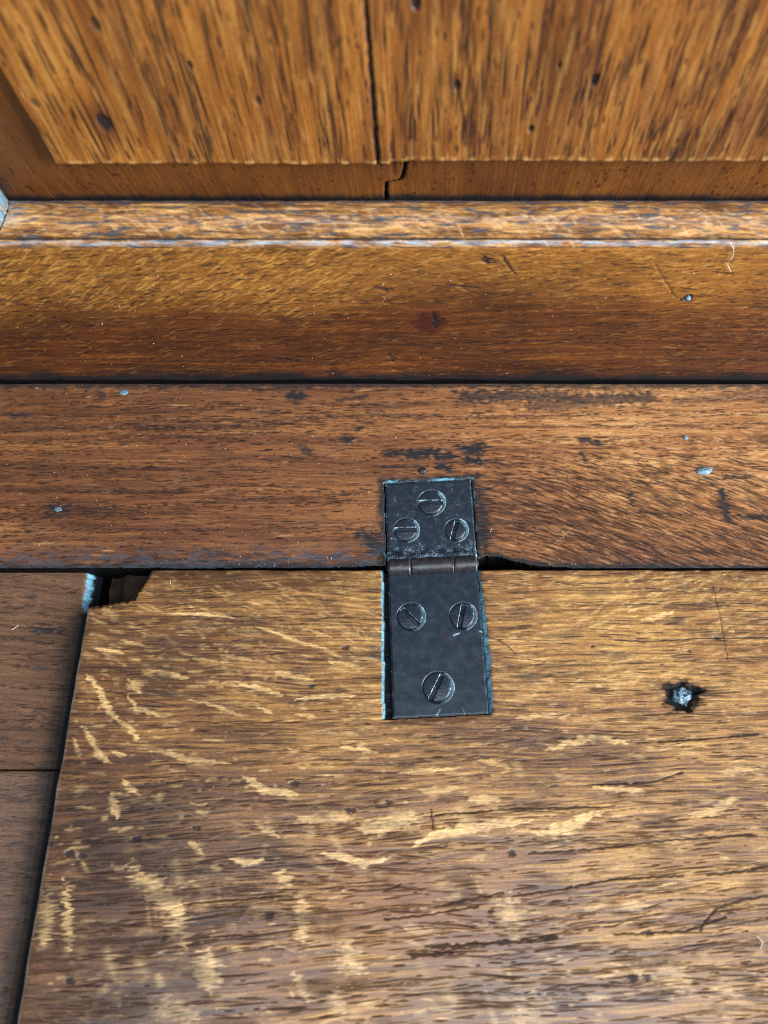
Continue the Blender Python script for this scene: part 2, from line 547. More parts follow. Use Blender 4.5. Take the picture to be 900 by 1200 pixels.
    for p, a in [((405, 759), 5), ((365, 804), 4), ((160, 983), 5), ((82, 1000), 6), ((315, 1072), 6), ((82, 1150), 5), ((190, 1100), 4),
                 ((600, 1000), 5), ((575, 1068), 3), ((742, 1146), 6), ((758, 1145), 5), ((695, 757), 3), ((840, 748), 4), ((808, 763), 3.5),
                 ((410, 950), 6), ((95, 1004), 5), ((345, 918), 5), ((760, 1093), 5), ((455, 940), 4), ((230, 970), 4)]:
        sp = B.blot(seat(*p), a * .2, a * .14, sp, .9, .7, .4, 1.2)
    for _ in range(60):
        sp = np.maximum(sp, 0) if _ else sp
    C = mixc(C, GRIME * 1.5, sp * .9)
    # darker, dirtier wood round the hinge, the back corner and along the left edge
    hu, hv = hinge_uv(U, V)
    gr = np.zeros_like(U)
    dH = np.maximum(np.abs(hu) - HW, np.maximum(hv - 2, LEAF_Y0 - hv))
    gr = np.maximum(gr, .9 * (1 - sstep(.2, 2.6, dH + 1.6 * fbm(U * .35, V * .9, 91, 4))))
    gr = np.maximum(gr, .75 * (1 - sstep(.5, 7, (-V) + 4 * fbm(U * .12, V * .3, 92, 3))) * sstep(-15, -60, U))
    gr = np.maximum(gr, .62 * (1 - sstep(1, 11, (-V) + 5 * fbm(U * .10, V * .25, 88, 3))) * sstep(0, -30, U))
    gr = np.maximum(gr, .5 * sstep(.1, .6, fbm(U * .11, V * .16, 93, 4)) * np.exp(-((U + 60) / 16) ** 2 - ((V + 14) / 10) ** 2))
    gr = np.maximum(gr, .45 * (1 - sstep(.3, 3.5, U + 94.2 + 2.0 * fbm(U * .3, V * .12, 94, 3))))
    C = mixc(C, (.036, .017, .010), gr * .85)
    # dark starved patches
    pt = sstep(.15, .65, fbm(U / 16, V / 4.5, 95, 4) + .35 * sstep(10, -90, U) * sstep(-40, -100, V))
    C = mixc(C, (.045, .026, .018), .62 * pt)
    # the nail hole
    nx, ny = seat(800, 817)
    star = np.hypot((U - nx) / 1.25, (V - ny)) + 1.9 * fbm(U * .28, V * .4, 96, 3) + .35 * noise(U * 1.1, V * 1.3, 97)
    hole = 1 - sstep(2.4, 4.0, star)
    stain = 1 - sstep(3.6, 5.2, star + .6 * noise(U * .25, V * 1.2, 89))
    C = mixc(C, GRIME * .8, np.maximum(hole, stain * .93))
    # thin dark scuffs left of the hinge (old mortise marks)
    for k, (yy, ww) in enumerate([(690, 4), (700, 3), (715, 3), (745, 6), (758, 5), (770, 5)]):
        m = np.zeros_like(U)
        B.stroke([seat(432, yy), seat(449, yy + 1)], ww * .2, m, .75, rag=1.0, soft=.6)
        C = mixc(C, GRIME * 2, m * .8)
    scr = B.dashes(70, (5, 26), (.09, .15), None, B.ANG, .7, amp=(.15, .5), bend=.004)
    C = mixc(C, (.34, .24, .16), scr * .38)
    # relief
    H = .25 * fbm(U / 60, V / 40, 41, 2) + .02 * fine - .05 * pore - .07 * vein + .03 * np.clip(rayall, 0, 1) - 1.6 * hole - .2 * sp
    B.R = .36 + .08 * big + .45 * pore + .3 * vein + .3 * sp + .35 * gr + .12 * pt + .5 * stain - .10 * np.clip(rayall, 0, 1) + .04 * band
    # rounded worn edges
    eL = U + 94.2 - .35 * noise(V / 9, V * 0, 51)
    eT = -.7 - V + .25 * fbm(U / 9, V * 0 + 2, 52, 3)
    for e, r in ((eL, 1.0), (eT, .7)):
        H -= r * (1 - np.sqrt(np.clip(1 - (1 - np.clip(e / r, 0, 1)) ** 2, 0, 1)))
    B.keep &= (eL > 0) & (eT > 0)
    # notch broken out of the back left corner
    p = [seat(98, 711), seat(130, 706), seat(158, 701), seat(163, 690), seat(172, 676)]
    eX = np.interp(V + .25 * noise(U * .5, V * .5, 55), [p[3][1], p[4][1], 2], [p[3][0], p[4][0], p[4][0] + 1])
    eY = np.interp(U, [p[0][0], p[1][0], p[2][0], p[3][0]], [p[0][1], p[1][1], p[2][1], p[3][1]]) + .45 * noise(U * .7, U * 0, 56) + .25 * noise(U * 2.1, V * .6, 57)
    nd = np.maximum(U - eX, eY - V)              # >0 outside the notch
    B.keep &= nd > 0
    C = mixc(C, (.30, .17, .075), .6 * np.exp(-((nd - .5) / .45) ** 2) * np.clip(.4 + noise(U * .9, V * .9, 99), 0, 1))
    C = mixc(C, (.24, .19, .16), .7 * np.exp(-((eL - .45) / .38) ** 2) * np.clip(.7 + .8 * fbm(V / 8, U * 0, 98, 3), 0, 1))  # highlight along the left edge, painted as a pale line
    H -= 1.2 * (1 - sstep(0, 1.1, nd)) * sstep(-30, -25, -np.abs(U + 80))
    # mortise for the lower leaf: open gap on its left, sloping wall on its right, sky glint painted on both sides
    gapL = np.interp(hv, [LEAF_Y0, -4], [2.1, 1.35])
    rw = np.interp(hv, [LEAF_Y0, -28, -4], [1.5, 2.0, .9]) * (.9 + .22 * noise(U * .1, V * .16, 57)) * .85
    inY = (hv > LEAF_Y0 - .15) & (hv < 8)
    floor_ = inY & (hu > -HW - gapL) & (hu < HW + .05)
    slope = inY & (hu >= HW + .05) & (hu < HW + rw)
    wl = inY & (hu <= -HW - gapL) & (hu > -HW - gapL - .65 - .15 * noise(V * .2, V * 0, 58))
    fr = np.clip((hu - HW - .05) / np.maximum(rw, .1), 0, 1)
    H = np.where(slope, H * fr - 1.0 * (1 - fr) + .12 * noise(U * 1.2, V * 1.2, 59), H)
    wf = np.clip((-HW - gapL - hu) / .65, 0, 1)
    H = np.where(wl, H * wf - .9 * (1 - wf), H)
    H = np.where(floor_, -4.0, H)
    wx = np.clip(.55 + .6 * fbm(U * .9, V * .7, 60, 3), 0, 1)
    C = np.where(slope[..., None], GRIME * 2 * (1 - wx[..., None]) + SKY_GLINT * wx[..., None], C)
    C = np.where(wl[..., None], GRIME * 2 * (1 - wx[..., None]) + SKY_GLINT * wx[..., None], C)
    C = np.where(floor_[..., None], GRIME * .7, C)
    B.R = np.where(slope | wl, .33, B.R)
    B.H, B.C, B.R = H, C, np.clip(B.R, .2, .9)
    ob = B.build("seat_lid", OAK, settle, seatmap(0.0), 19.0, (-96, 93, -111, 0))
    return ob, (nx, ny)


lid, lid_nail = make_lid()


# ---------------------------------------------------------------- fixed strip behind the lid
def make_strip():
    B = Board(-175.0, 175.0, -0.9, 59.45, .32, 12, .18)
    U, V = B.U, B.V
    hat = sstep(0, 45, U) * sstep(44, 18, V)
    B.ANG = -.42 * hat + .05 * noise(U / 40, V / 14, 7)
    knot = np.exp(-((U + 20) / 22) ** 2 - ((V - 50) / 9) ** 2)
    B.GV = V + .9 * noise(U / 38, V / 15, 3) + .35 * noise(U / 11, V / 6, 4) + 2.2 * knot
    B.GU = U
    GU, GV = B.GU, B.GV
    band = fbm(GU / 75, GV / 2.6, 121, 4)
    fine = fbm(GU / 22, (GV + .30 * (U - 20) * sstep(0, 45, U) * sstep(46, 22, V)) / .58, 122, 3)
    big = fbm(U / 45, V / 18, 123, 3)
    t = .45 + .20 * band + .19 * fine + .14 * big
    t += .23 * sstep(5, 65, U) * sstep(4, 30, V) - .06 * sstep(-5, -50, U) + .10 * np.exp(-((U + 12) / 20) ** 2 - ((V - 47) / 6) ** 2)
    t -= .10 * np.exp(-((U + 75) / 40) ** 2 - ((V - 12) / 14) ** 2)
    cols = [(.028, .012, .008), (.100, .037, .015), (.215, .088, .030), (.42, .23, .09)]
    C = np.stack([np.interp(t, [.05, .35, .62, 1.0], [c[k] for c in cols]) for k in range(3)], -1)
    C = mixc(C, (.12, .055, .028), .35 * sstep(.1, .7, fbm(U / 20, V / 7, 130, 4)) * sstep(30, -30, U))
    # dark growth lines
    v = np.zeros_like(U)
    for pts, wpx in [([(0, 506), (90, 500), (180, 503), (300, 500), (390, 488), (450, 486), (560, 489), (700, 487)], 4.5),
                     ([(0, 521), (60, 515), (130, 509), (240, 512), (330, 506)], 4), ([(60, 489), (160, 484), (250, 480)], 3),
                     ([(230, 587), (330, 585), (420, 578)], 4), ([(0, 484), (40, 488)], 3), ([(280, 550), (310, 551)], 3.5),
                     ([(560, 500), (660, 500), (800, 498), (900, 496)], 2.4), ([(650, 560), (760, 566), (880, 560)], 2.6),
                     ([(700, 520), (800, 528), (900, 524)], 2.2), ([(0, 545), (120, 548), (230, 552)], 2.2),
                     ([(100, 575), (180, 577), (230, 572)], 2.2), ([(300, 620), (380, 617), (440, 622)], 2.6),
                     ([(600, 590), (720, 600), (900, 606)], 2.2), ([(560, 610), (640, 622), (760, 640)], 2.2)]:
        B.stroke([seat(*p) for p in pts], wpx * .25, v, .8, rag=1.6, soft=.7)
    C = mixc(C, (.022, .012, .010), .8 * v)
    light = B.dashes(2200, (1.5, 7), (.12, .34), .06 + .9 * sstep(-10, 50, U), B.ANG, .1, amp=(.15, .7))
    C = mixc(C, (.50, .26, .115), light * .65)
    ringd = sstep(-.2, .45, noise(GU / 90, GV / 2.4, 161)) * .8 + .2
    pore = B.dashes(13000, (.7, 4.6), (.11, .24), ringd, None, .07, amp=(.4, 1.0))
    pore = B.dashes(8000, (3.0, 10.0), (.14, .26), hat * .9, None, .08, out=pore, amp=(.45, 1.0))
    C = mixc(C, PORE, np.clip(pore * 1.15, 0, .97))
    # grime: round the hinge, above it, along the back and the front edge
    hu, hv = hinge_uv(U, V)
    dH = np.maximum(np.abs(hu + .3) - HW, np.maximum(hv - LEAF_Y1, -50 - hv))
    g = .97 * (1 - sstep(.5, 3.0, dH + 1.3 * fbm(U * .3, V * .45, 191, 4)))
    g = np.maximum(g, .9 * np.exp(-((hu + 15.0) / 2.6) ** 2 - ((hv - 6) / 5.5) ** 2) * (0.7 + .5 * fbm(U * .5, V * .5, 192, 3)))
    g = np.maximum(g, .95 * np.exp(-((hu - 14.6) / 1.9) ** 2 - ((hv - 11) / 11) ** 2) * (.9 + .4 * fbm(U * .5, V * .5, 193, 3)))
    bl = np.zeros_like(U)
    for pts, wpx, a in [([(452, 532), (470, 531)], 7, .9), ([(476, 533), (505, 530), (528, 535)], 10, .97), ([(545, 527), (566, 525)], 11, .95),
                        ([(515, 546), (526, 550)], 8, .9), ([(548, 538), (566, 541)], 7, .9), ([(447, 548), (500, 546)], 3, .7),
                        ([(530, 560), (566, 557)], 5, .8), ([(540, 465), (600, 464), (680, 468), (760, 466)], 13, .75),
                        ([(620, 478), (720, 472)], 8, .6), ([(680, 515), (702, 520)], 6, .85), ([(682, 531), (686, 540)], 4, .8),
                        ([(845, 578), (852, 608)], 8, .85), ([(738, 580), (742, 592)], 5, .8), ([(870, 606), (900, 607)], 5, .8),
                        ([(58, 597), (76, 597)], 10, .75), ([(340, 463), (352, 465)], 9, .9), ([(115, 458), (122, 468)], 6, .6),
                        ([(402, 514), (410, 516)], 7, .9), ([(416, 505), (424, 501)], 3, .8), ([(15, 487), (35, 487)], 6, .6),
                        ([(350, 525), (362, 528)], 7, .7), ([(395, 470), (430, 465)], 5, .7), ([(850, 560), (880, 558)], 4, .7),
                        ([(790, 470), (900, 462)], 8, .45), ([(432, 630), (446, 650)], 14, .9), ([(560, 575), (566, 640)], 12, .85)]:
        B.stroke([seat(*p) for p in pts], wpx * .36, bl, min(1, a * 1.1), rag=.8, soft=.4, ragscale=.7)
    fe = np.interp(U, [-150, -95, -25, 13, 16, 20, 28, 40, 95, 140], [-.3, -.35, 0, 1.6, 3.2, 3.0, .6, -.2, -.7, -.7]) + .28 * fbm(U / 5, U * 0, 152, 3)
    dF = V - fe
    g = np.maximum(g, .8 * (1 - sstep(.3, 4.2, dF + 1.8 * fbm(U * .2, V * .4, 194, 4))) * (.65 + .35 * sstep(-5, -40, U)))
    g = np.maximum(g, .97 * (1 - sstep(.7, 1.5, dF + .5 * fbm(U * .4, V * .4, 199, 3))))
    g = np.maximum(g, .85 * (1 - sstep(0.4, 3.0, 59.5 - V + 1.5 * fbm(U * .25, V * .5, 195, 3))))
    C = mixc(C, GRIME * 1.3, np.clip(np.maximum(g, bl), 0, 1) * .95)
    # dull greyish bloom along the worn front edge
    bloom = sstep(.1, .7, fbm(U * .22, V * .5, 196, 4) + .4) * np.exp(-((dF - 2.6) / 3.4) ** 2) * sstep(25, -20, U)
    C = mixc(C, (.034, .044, .058), .6 * bloom)
    scr = B.dashes(60, (4, 22), (.09, .15), None, B.ANG * 0, .6, amp=(.15, .5), bend=.004)
    C = mixc(C, (.30, .21, .15), scr * .38)
    H = .22 * fbm(U / 50, V / 25, 141, 2) + .025 * fine - .05 * pore - .06 * v + .02 * light + .05 * fbm(U, V, 143, 3) * np.clip(g, 0, 1)
    R = .40 + .08 * big + .4 * pore + .25 * np.clip(np.maximum(g, bl), 0, 1) + .05 * band
    H -= .9 * (1 - np.sqrt(np.clip(1 - (1 - np.clip(dF / .9, 0, 1)) ** 2, 0, 1)))
    B.keep &= dF > 0
    # bed of the upper leaf
    bed = (np.abs(hu + .1) < HW + .25) & (hv < LEAF_Y1 + .2)
    edge = (np.abs(hu + .1) < HW + .9) & (hv < LEAF_Y1 + .9 + .5 * noise(U * .4, U * 0, 198)) & ~bed
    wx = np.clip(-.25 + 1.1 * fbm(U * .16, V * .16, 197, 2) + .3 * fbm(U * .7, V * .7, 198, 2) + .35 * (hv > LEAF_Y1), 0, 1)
    C = np.where(edge[..., None], GRIME * (1 - wx[..., None]) + SKY_GLINT * .8 * wx[..., None], C)  # sky glint painted round the leaf
    H = np.where(edge, H + .35 * wx - .1, H)
    H = np.where(bed, -2.6, H)
    C = np.where(bed[..., None], GRIME * .7, C)
    R = np.where(edge, .35, R)
    B.H, B.C, B.R = H, C, np.clip(R, .2, .9)
    return B.build("seat_strip", OAK, settle, seatmap(0.15), 19.0, (-130, 103, 0, 64))


strip = make_strip()


# ---------------------------------------------------------------- boards left of the lid
def make_side(v0, v1, seed, gy, tone):
    B = Board(-175.0, -95.0, v0, v1, .34, seed, .19)
    U, V = B.U, B.V
    B.GV = V + .8 * noise(U / 30, V / 14, 3) + .06 * U
    GU, GV = B.GU, B.GV
    band = fbm(GU / 50, GV / 1.9, seed * 10 + 1, 4)
    fine = fbm(GU / 16, GV / .6, seed * 10 + 2, 3)
    t = tone + .20 * band + .16 * fine + .10 * fbm(U / 20, V / 14, seed * 10 + 3, 3)
    cols = [(.025, .013, .009), (.072, .036, .021), (.135, .070, .038), (.26, .155, .09)]
    C = np.stack([np.interp(t, [.05, .35, .62, 1.0], [c[k] for c in cols]) for k in range(3)], -1)
    pore = B.dashes(2600, (.8, 4.5), (.07, .18), sstep(-.3, .4, noise(GU / 60, GV / 2, seed)) * .9, None, .08, amp=(.35, .95))
    C = mixc(C, PORE, np.clip(1.1 * pore, 0, .95))
    bl = sstep(.35, .7, fbm(U / 9, V / 3.2, seed * 10 + 5, 4))
    C = mixc(C, (.028, .026, .030), .7 * bl)
    if gy:
        C = mixc(C, (.11, .095, .09), .14 * np.ones_like(U))
    else:
        m = np.zeros_like(U)
        B.stroke([seat(42, 737, -4), seat(56, 737, -4), seat(78, 738, -4)], (2.6, 1.6, .8), m, .9, rag=.8)
        C = mixc(C, GRIME * 1.5, m)
    eR = -96.6 - U
    H = .2 * fbm(U / 40, V / 25, seed * 10 + 6, 2) + .03 * fine - .05 * pore
    H -= 1.2 * (1 - np.sqrt(np.clip(1 - (1 - np.clip((V - v0) / 1.0, 0, 1)) ** 2, 0, 1))) * .6
    H -= 1.2 * (1 - np.sqrt(np.clip(1 - (1 - np.clip((v1 - V) / 1.0, 0, 1)) ** 2, 0, 1))) * .6
    # the right edge falls away in a broad worn chamfer
    ch = sstep(2.8, .2, eR)
    cz = np.clip((1.7 - eR) / 3.2, 0, 1)
    H -= 6.0 * cz * np.where(sstep(-13, -9, V) > .01, 1, .12)
    C = mixc(C, (.014, .013, .014), .8 * sstep(7, .8, eR + 1.6 * fbm(U * .2, V * .2, 65, 3)) * (sstep(-9, -14, V) if not gy else 1.0))  # the lid's shadow on this board, painted into the colour
    C = mixc(C, GRIME * .6, sstep(1.3, .3, eR))
    if not gy:
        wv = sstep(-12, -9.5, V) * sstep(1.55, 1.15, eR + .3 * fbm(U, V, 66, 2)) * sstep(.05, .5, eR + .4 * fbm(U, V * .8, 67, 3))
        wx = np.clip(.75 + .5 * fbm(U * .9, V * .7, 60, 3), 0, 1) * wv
        C = mixc(C, SKY_GLINT * 1.15, wx)  # bright sky reflection on the chamfer, painted in blue
    B.H, B.C, B.R = H, C, np.clip(.50 + .3 * pore + .06 * band, .2, .9)
    B.R = np.where((eR < 2.2) & (C[..., 2] < .05), .85, B.R)
    B.keep &= eR > -1.5
    return B.build("side_board", OAK, settle, seatmap(-4.6), 14.4, (-130, -94, -111, 2))


yj = seat(33, 902, -4)[1]
make_side(yj + .15, 0.6, 13, False, .43)
make_side(-122.0, yj - .15, 14, True, .45)


# ---------------------------------------------------------------- simple solid boxes (mm)
def box(name, mat, parent, x0, x1, y0, y1, z0, z1, bev=.6):
    import bmesh
    bm = bmesh.new()
    bmesh.ops.create_cube(bm, size=1)
    for v in bm.verts:
        v.co.x = (x0 + x1) / 2 * MM + v.co.x * (x1 - x0) * MM
        v.co.y = (y0 + y1) / 2 * MM + v.co.y * (y1 - y0) * MM
        v.co.z = (z0 + z1) / 2 * MM + v.co.z * (z1 - z0) * MM
    bmesh.ops.bevel(bm, geom=list(bm.edges), offset=bev * MM, segments=2, affect='EDGES')
    me = bpy.data.meshes.new(name)
    bm.to_mesh(me); bm.free()
    me.materials.append(mat)
    return link(name, me, parent)


box("light_block_sheet", DARKWOOD, settle, -176, 176, -123, 96, -34, -19.6)  # unseen dark sheet added under the seat boards to block light


def make_ledge():
    B = Board(-93, -60, -16, 1.5, .3, 15)
    U, V = B.U, B.V
    B.GU, B.GV = V, U
    t = .4 + .25 * fbm(U / 2.2, V / 9, 151, 4)
    C = np.stack([np.interp(t, [.0, .5, 1.0], c) for c in ((.008, .022, .05), (.006, .014, .030), (.005, .011, .022))], -1)
    B.C = C
    B.H = .9 * fbm(U / 5, V / 5, 152, 4) - 2.5 * sstep(-87, -91, U)
    B.R[:] = .7
    B.build("inner_ledge", OAK, settle, seatmap(-7.5), 11.0)


make_ledge()


# ---------------------------------------------------------------- bottom rail of the back
def make_rail():
    B = Board(-175.0, 175.0, -14.0, 60.9, .31, 16, .26)
    U, V = B.U, B.V          # V is the height on the rail
    kx, kz = wall(503, 378)
    k2x, k2z = wall(508, 322)
    kn = np.exp(-((U - k2x) / 9) ** 2) * 4.0 * sstep(10, 55, V)
    B.GV = V + 1.0 * noise(U / 40, V / 16, 3) + .4 * noise(U / 12, V / 8, 4) + kn
    B.GU = U
    GU, GV = B.GU, B.GV
    left = sstep(0, -25, U)
    B.ANG = .18 * left + .06 * noise(U / 30, V / 12, 7) - .5 * (U - k2x) / 9 * np.exp(-((U - k2x) / 9) ** 2) * sstep(20, 50, V)
    band = fbm(GU / 70, GV / 3.4, 221, 4)
    fine = fbm(GU / 20, GV / .9, 222, 3)
    big = fbm(U / 40, V / 18, 223, 3)
    # the upper half is paler and yellower; the lower half is dark red-brown
    wob = 6 * fbm(U / 45, V / 30, 224, 3) + np.interp(U, [-110, -30, 0, 40, 90], [3, 0, -4, -5, 0])
    up = sstep(26, 52, V + wob - 5 * sstep(.0, .6, fbm(U / 30, V / 18, 228, 3)))
    t = .27 + .17 * band + .22 * fine + .12 * big + .27 * up
    cols = [(.024, .008, .004), (.085, .0245, .006), (.195, .063, .0105), (.38, .160, .030)]
    C = np.stack([np.interp(t, [.05, .35, .62, 1.0], [c[k] for c in cols]) for k in range(3)], -1)
    C = mixc(C, (.26, .118, .024), .40 * up)
    # slanting ray flecks at the top left, flatter ones elsewhere
    dl = sstep(30, 46, V) * sstep(-8, -30, U)
    fl = B.dashes(3400, (2.5, 7.5), (.13, .26), dl, B.ANG * 0 + .60, .10, amp=(.4, 1.0), bend=.015)
    dks = B.dashes(2600, (2.0, 6.0), (.12, .24), dl, B.ANG * 0 + .60, .10, amp=(.3, .9), bend=.015)
    C = mixc(C, (.05, .022, .010), dks * .7)
    fl = B.dashes(5000, (1.2, 5.0), (.12, .32), .35 + .65 * up, B.ANG + .18, .16, out=fl, amp=(.15, .7), bend=.03)
    C = mixc(C, (.52, .26, .06), fl * (.30 + .5 * up))
    dk = B.dashes(5200, (1.0, 4.5), (.15, .35), None, B.ANG + .10, .16, amp=(.2, .8), bend=.03)
    C = mixc(C, (.035, .013, .007), dk * .65)
    pore = B.dashes(9500, (.6, 3.4), (.13, .26), sstep(-.3, .4, noise(GU / 80, GV / 3, 261)) * .8 + .2, None, .09, amp=(.3, .95))
    pore = B.dashes(420, (2.5, 8), (.12, .24), None, None, .08, out=pore, amp=(.5, 1.0))
    C = mixc(C, PORE, np.clip(pore * 1.1, 0, .97))
    # knot and knocks
    kd = np.hypot((U - kx) / 5.4, (V - kz) / 5.2) + .55 * fbm(U * .35, V * .35, 271, 4)
    km = 1 - sstep(.55, 1.15, kd)
    C = mixc(C, (.11, .028, .008), .4 * (1 - sstep(.7, 1.9, kd)))
    C = mixc(C, (.040, .008, .005), km * .95)
    core = np.zeros_like(U)
    for pts, wpx, a in [([(508, 366), (511, 384)], 3, .95), ([(505, 380), (520, 374)], 3.5, .8), ([(570, 303), (574, 306)], 8, .95),
                        ([(588, 300), (602, 320)], 2.6, .85), ([(768, 310), (790, 347), (800, 352)], 1.6, .6), ([(440, 337), (455, 340)], 5, .8),
                        ([(524, 334), (560, 338)], 3, .7), ([(760, 415), (800, 420)], 2.5, .5), ([(320, 420), (350, 424)], 4, .7),
                        ([(455, 415), (462, 425)], 5, .5), ([(0, 352), (20, 354)], 6, .6), ([(610, 400), (680, 398)], 3, .5)]:
        B.stroke([wall(*p) for p in pts], wpx * .25, core, a, rag=.9, soft=.4)
    C = mixc(C, GRIME * 1.2, core)
    bx, bz = wall(806, 349)
    nh = 1 - sstep(.8, 1.3, np.hypot(U - bx, (V - bz) * .8))
    C = mixc(C, GRIME, nh)
    # black band where the rail meets the seat, fading upwards
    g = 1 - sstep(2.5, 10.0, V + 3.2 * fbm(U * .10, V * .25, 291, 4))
    C = mixc(C, GRIME, .93 * g)  # black band at the rail's foot
    H = .25 * fbm(U / 50, V / 25, 241, 2) + .03 * fine - .06 * pore + .02 * fl - .5 * core * .6 - .5 * nh + .05 * dk
    e = 60.9 - V
    H -= 3.0 * sstep(2.4, 1.6, V + .9 * fbm(U / 16, U * 0, 293, 4))
    H -= .9 * (1 - np.sqrt(np.clip(1 - (1 - np.clip(e / .9, 0, 1)) ** 2, 0, 1)))
    B.H, B.C = H, C
    B.R = np.clip(.40 + .08 * big + .4 * pore + .35 * g - .05 * up + .3 * core, .2, .9)
    return B.build("back_rail", OAK, settle, lambda U, V, H: (U, 59.5 - H, V), 20.0, (-120, 100, -2, 61))


rail = make_rail()


# ---------------------------------------------------------------- moulding under and beside the panel
PROF = [(59.55, 60.6), (59.5, 61.4), (59.9, 62.1), (60.5, 62.45), (61.1, 62.2), (61.45, 61.6), (61.75, 60.9), (62.1, 61.6), (62.7, 63.0),
        (63.8, 64.3), (65.4, 65.1), (67.2, 65.4), (69.0, 65.0), (70.8, 64.0), (72.2, 62.4), (73.2, 60.2), (73.6, 58.0)]


def profile(n=90):
    P = np.array(PROF)
    s = np.r_[0, np.cumsum(np.hypot(*np.diff(P, axis=0).T))]
    return s, P


MITRE = -103.6


def make_moulding(u0, u1, seed, fn, left=False):
    s, P = profile()
    B = Board(u0, u1, 0, s[-1], .25, seed, .2)
    U, V = B.U, B.V
    B.GV = V + .7 * noise(U / 15, V / 5, 3)
    GU, GV = B.GU, B.GV
    band = fbm(GU / 26, GV / 1.5, seed * 7, 4)
    fine = fbm(GU / 7, GV / .6, seed * 7 + 1, 3)
    big = fbm(U / 14, V / 6, seed * 7 + 2, 3)
    t = .52 + .26 * band + .30 * fine + .24 * big - .10 * np.exp(-((V - 4.2) / 1.0) ** 2)
    cols = [(.03, .012, .008), (.12, .048, .014), (.28, .125, .036), (.52, .30, .10)]
    C = np.stack([np.interp(t, [.05, .35, .62, 1.0], [c[k] for c in cols]) for k in range(3)], -1)
    fl = B.dashes(1300, (1.5, 6.0), (.2, .5), None, B.ANG - .35, .35, amp=(.2, .8), bend=.08)
    C = mixc(C, (.52, .34, .17), fl * .6)
    dk = B.dashes(520, (1.5, 7.0), (.12, .34), None, B.ANG + .1, .25, amp=(.3, .95), bend=.05)
    C = mixc(C, (.030, .024, .026), dk * .75)
    ln = B.dashes(260, (5, 22), (.10, .20), None, B.ANG * 0 - .03, .05, amp=(.4, 1.0), bend=.002)
    C = mixc(C, (.020, .016, .018), ln * .85)
    # patches of dark grime on the bead, black quirk, caked back edge
    pt = sstep(.22, .5, fbm(U / 7, V / 1.3, seed * 7 + 4, 4) + .08)
    C = mixc(C, (.030, .040, .055), pt * .8)
    q = np.exp(-((V - 2.75) / .45) ** 2)
    C = mixc(C, GRIME, np.clip(q * 1.3, 0, 1))
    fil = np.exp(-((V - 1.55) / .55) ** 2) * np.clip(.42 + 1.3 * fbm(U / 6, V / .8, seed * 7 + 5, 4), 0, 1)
    C = mixc(C, (.24, .30, .36), fil * .8)  # cool highlight on the fillet, painted into the colour
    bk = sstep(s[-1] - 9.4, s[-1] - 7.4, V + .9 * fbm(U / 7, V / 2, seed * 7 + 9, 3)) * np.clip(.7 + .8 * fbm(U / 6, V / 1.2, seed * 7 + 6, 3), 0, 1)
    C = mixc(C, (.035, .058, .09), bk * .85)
    if not left:
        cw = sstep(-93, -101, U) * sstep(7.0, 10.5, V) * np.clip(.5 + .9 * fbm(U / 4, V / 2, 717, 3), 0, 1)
        C = mixc(C, SKY_GLINT, np.clip(cw, 0, 1) * .7)  # blue glint in the mitred corner, painted in
    else:
        C = mixc(C, SKY_GLINT * .8, .75 * np.clip(.7 + .8 * fbm(U / 5, V / 2, 718, 3), 0, 1))  # upright tinted with the same painted glint
    B.H = .12 * fbm(U / 9, V / 3, seed * 7 + 7, 3) + .07 * fine - .10 * dk + .05 * fl
    B.C = C
    B.R = np.clip(.36 + .08 * big + .3 * np.maximum(dk, ln) + .2 * pt - .08 * fil, .2, .8)
    pd = np.gradient(P, s, axis=0)

    def f(U, V, H):
        y = np.interp(V, s, P[:, 0]); z = np.interp(V, s, P[:, 1])
        dy = np.interp(V, s, pd[:, 0]); dz = np.interp(V, s, pd[:, 1])
        ln = np.hypot(dy, dz) + 1e-9
        Hh = np.maximum(H, -3)
        return fn(U, y - dz / ln * Hh * 1.0, z + dy / ln * Hh)
    zz = np.interp(V, s, P[:, 1])
    B.keep &= (U > MITRE + zz - 60.6) if not left else (U > zz)
    return B.build("moulding", OAK, settle, f, 2.5, (-112, 100, 0, 50) if not left else (58, 90, 0, 50))


make_moulding(-118.0, 175.0, 17, lambda U, y, z: (U, y, z))
# the upright moulding on the stile at the left: same section turned through a right angle
make_moulding(57.0, 150.0, 18, lambda U, y, z: (MITRE + z - 60.6, y, U), left=True)


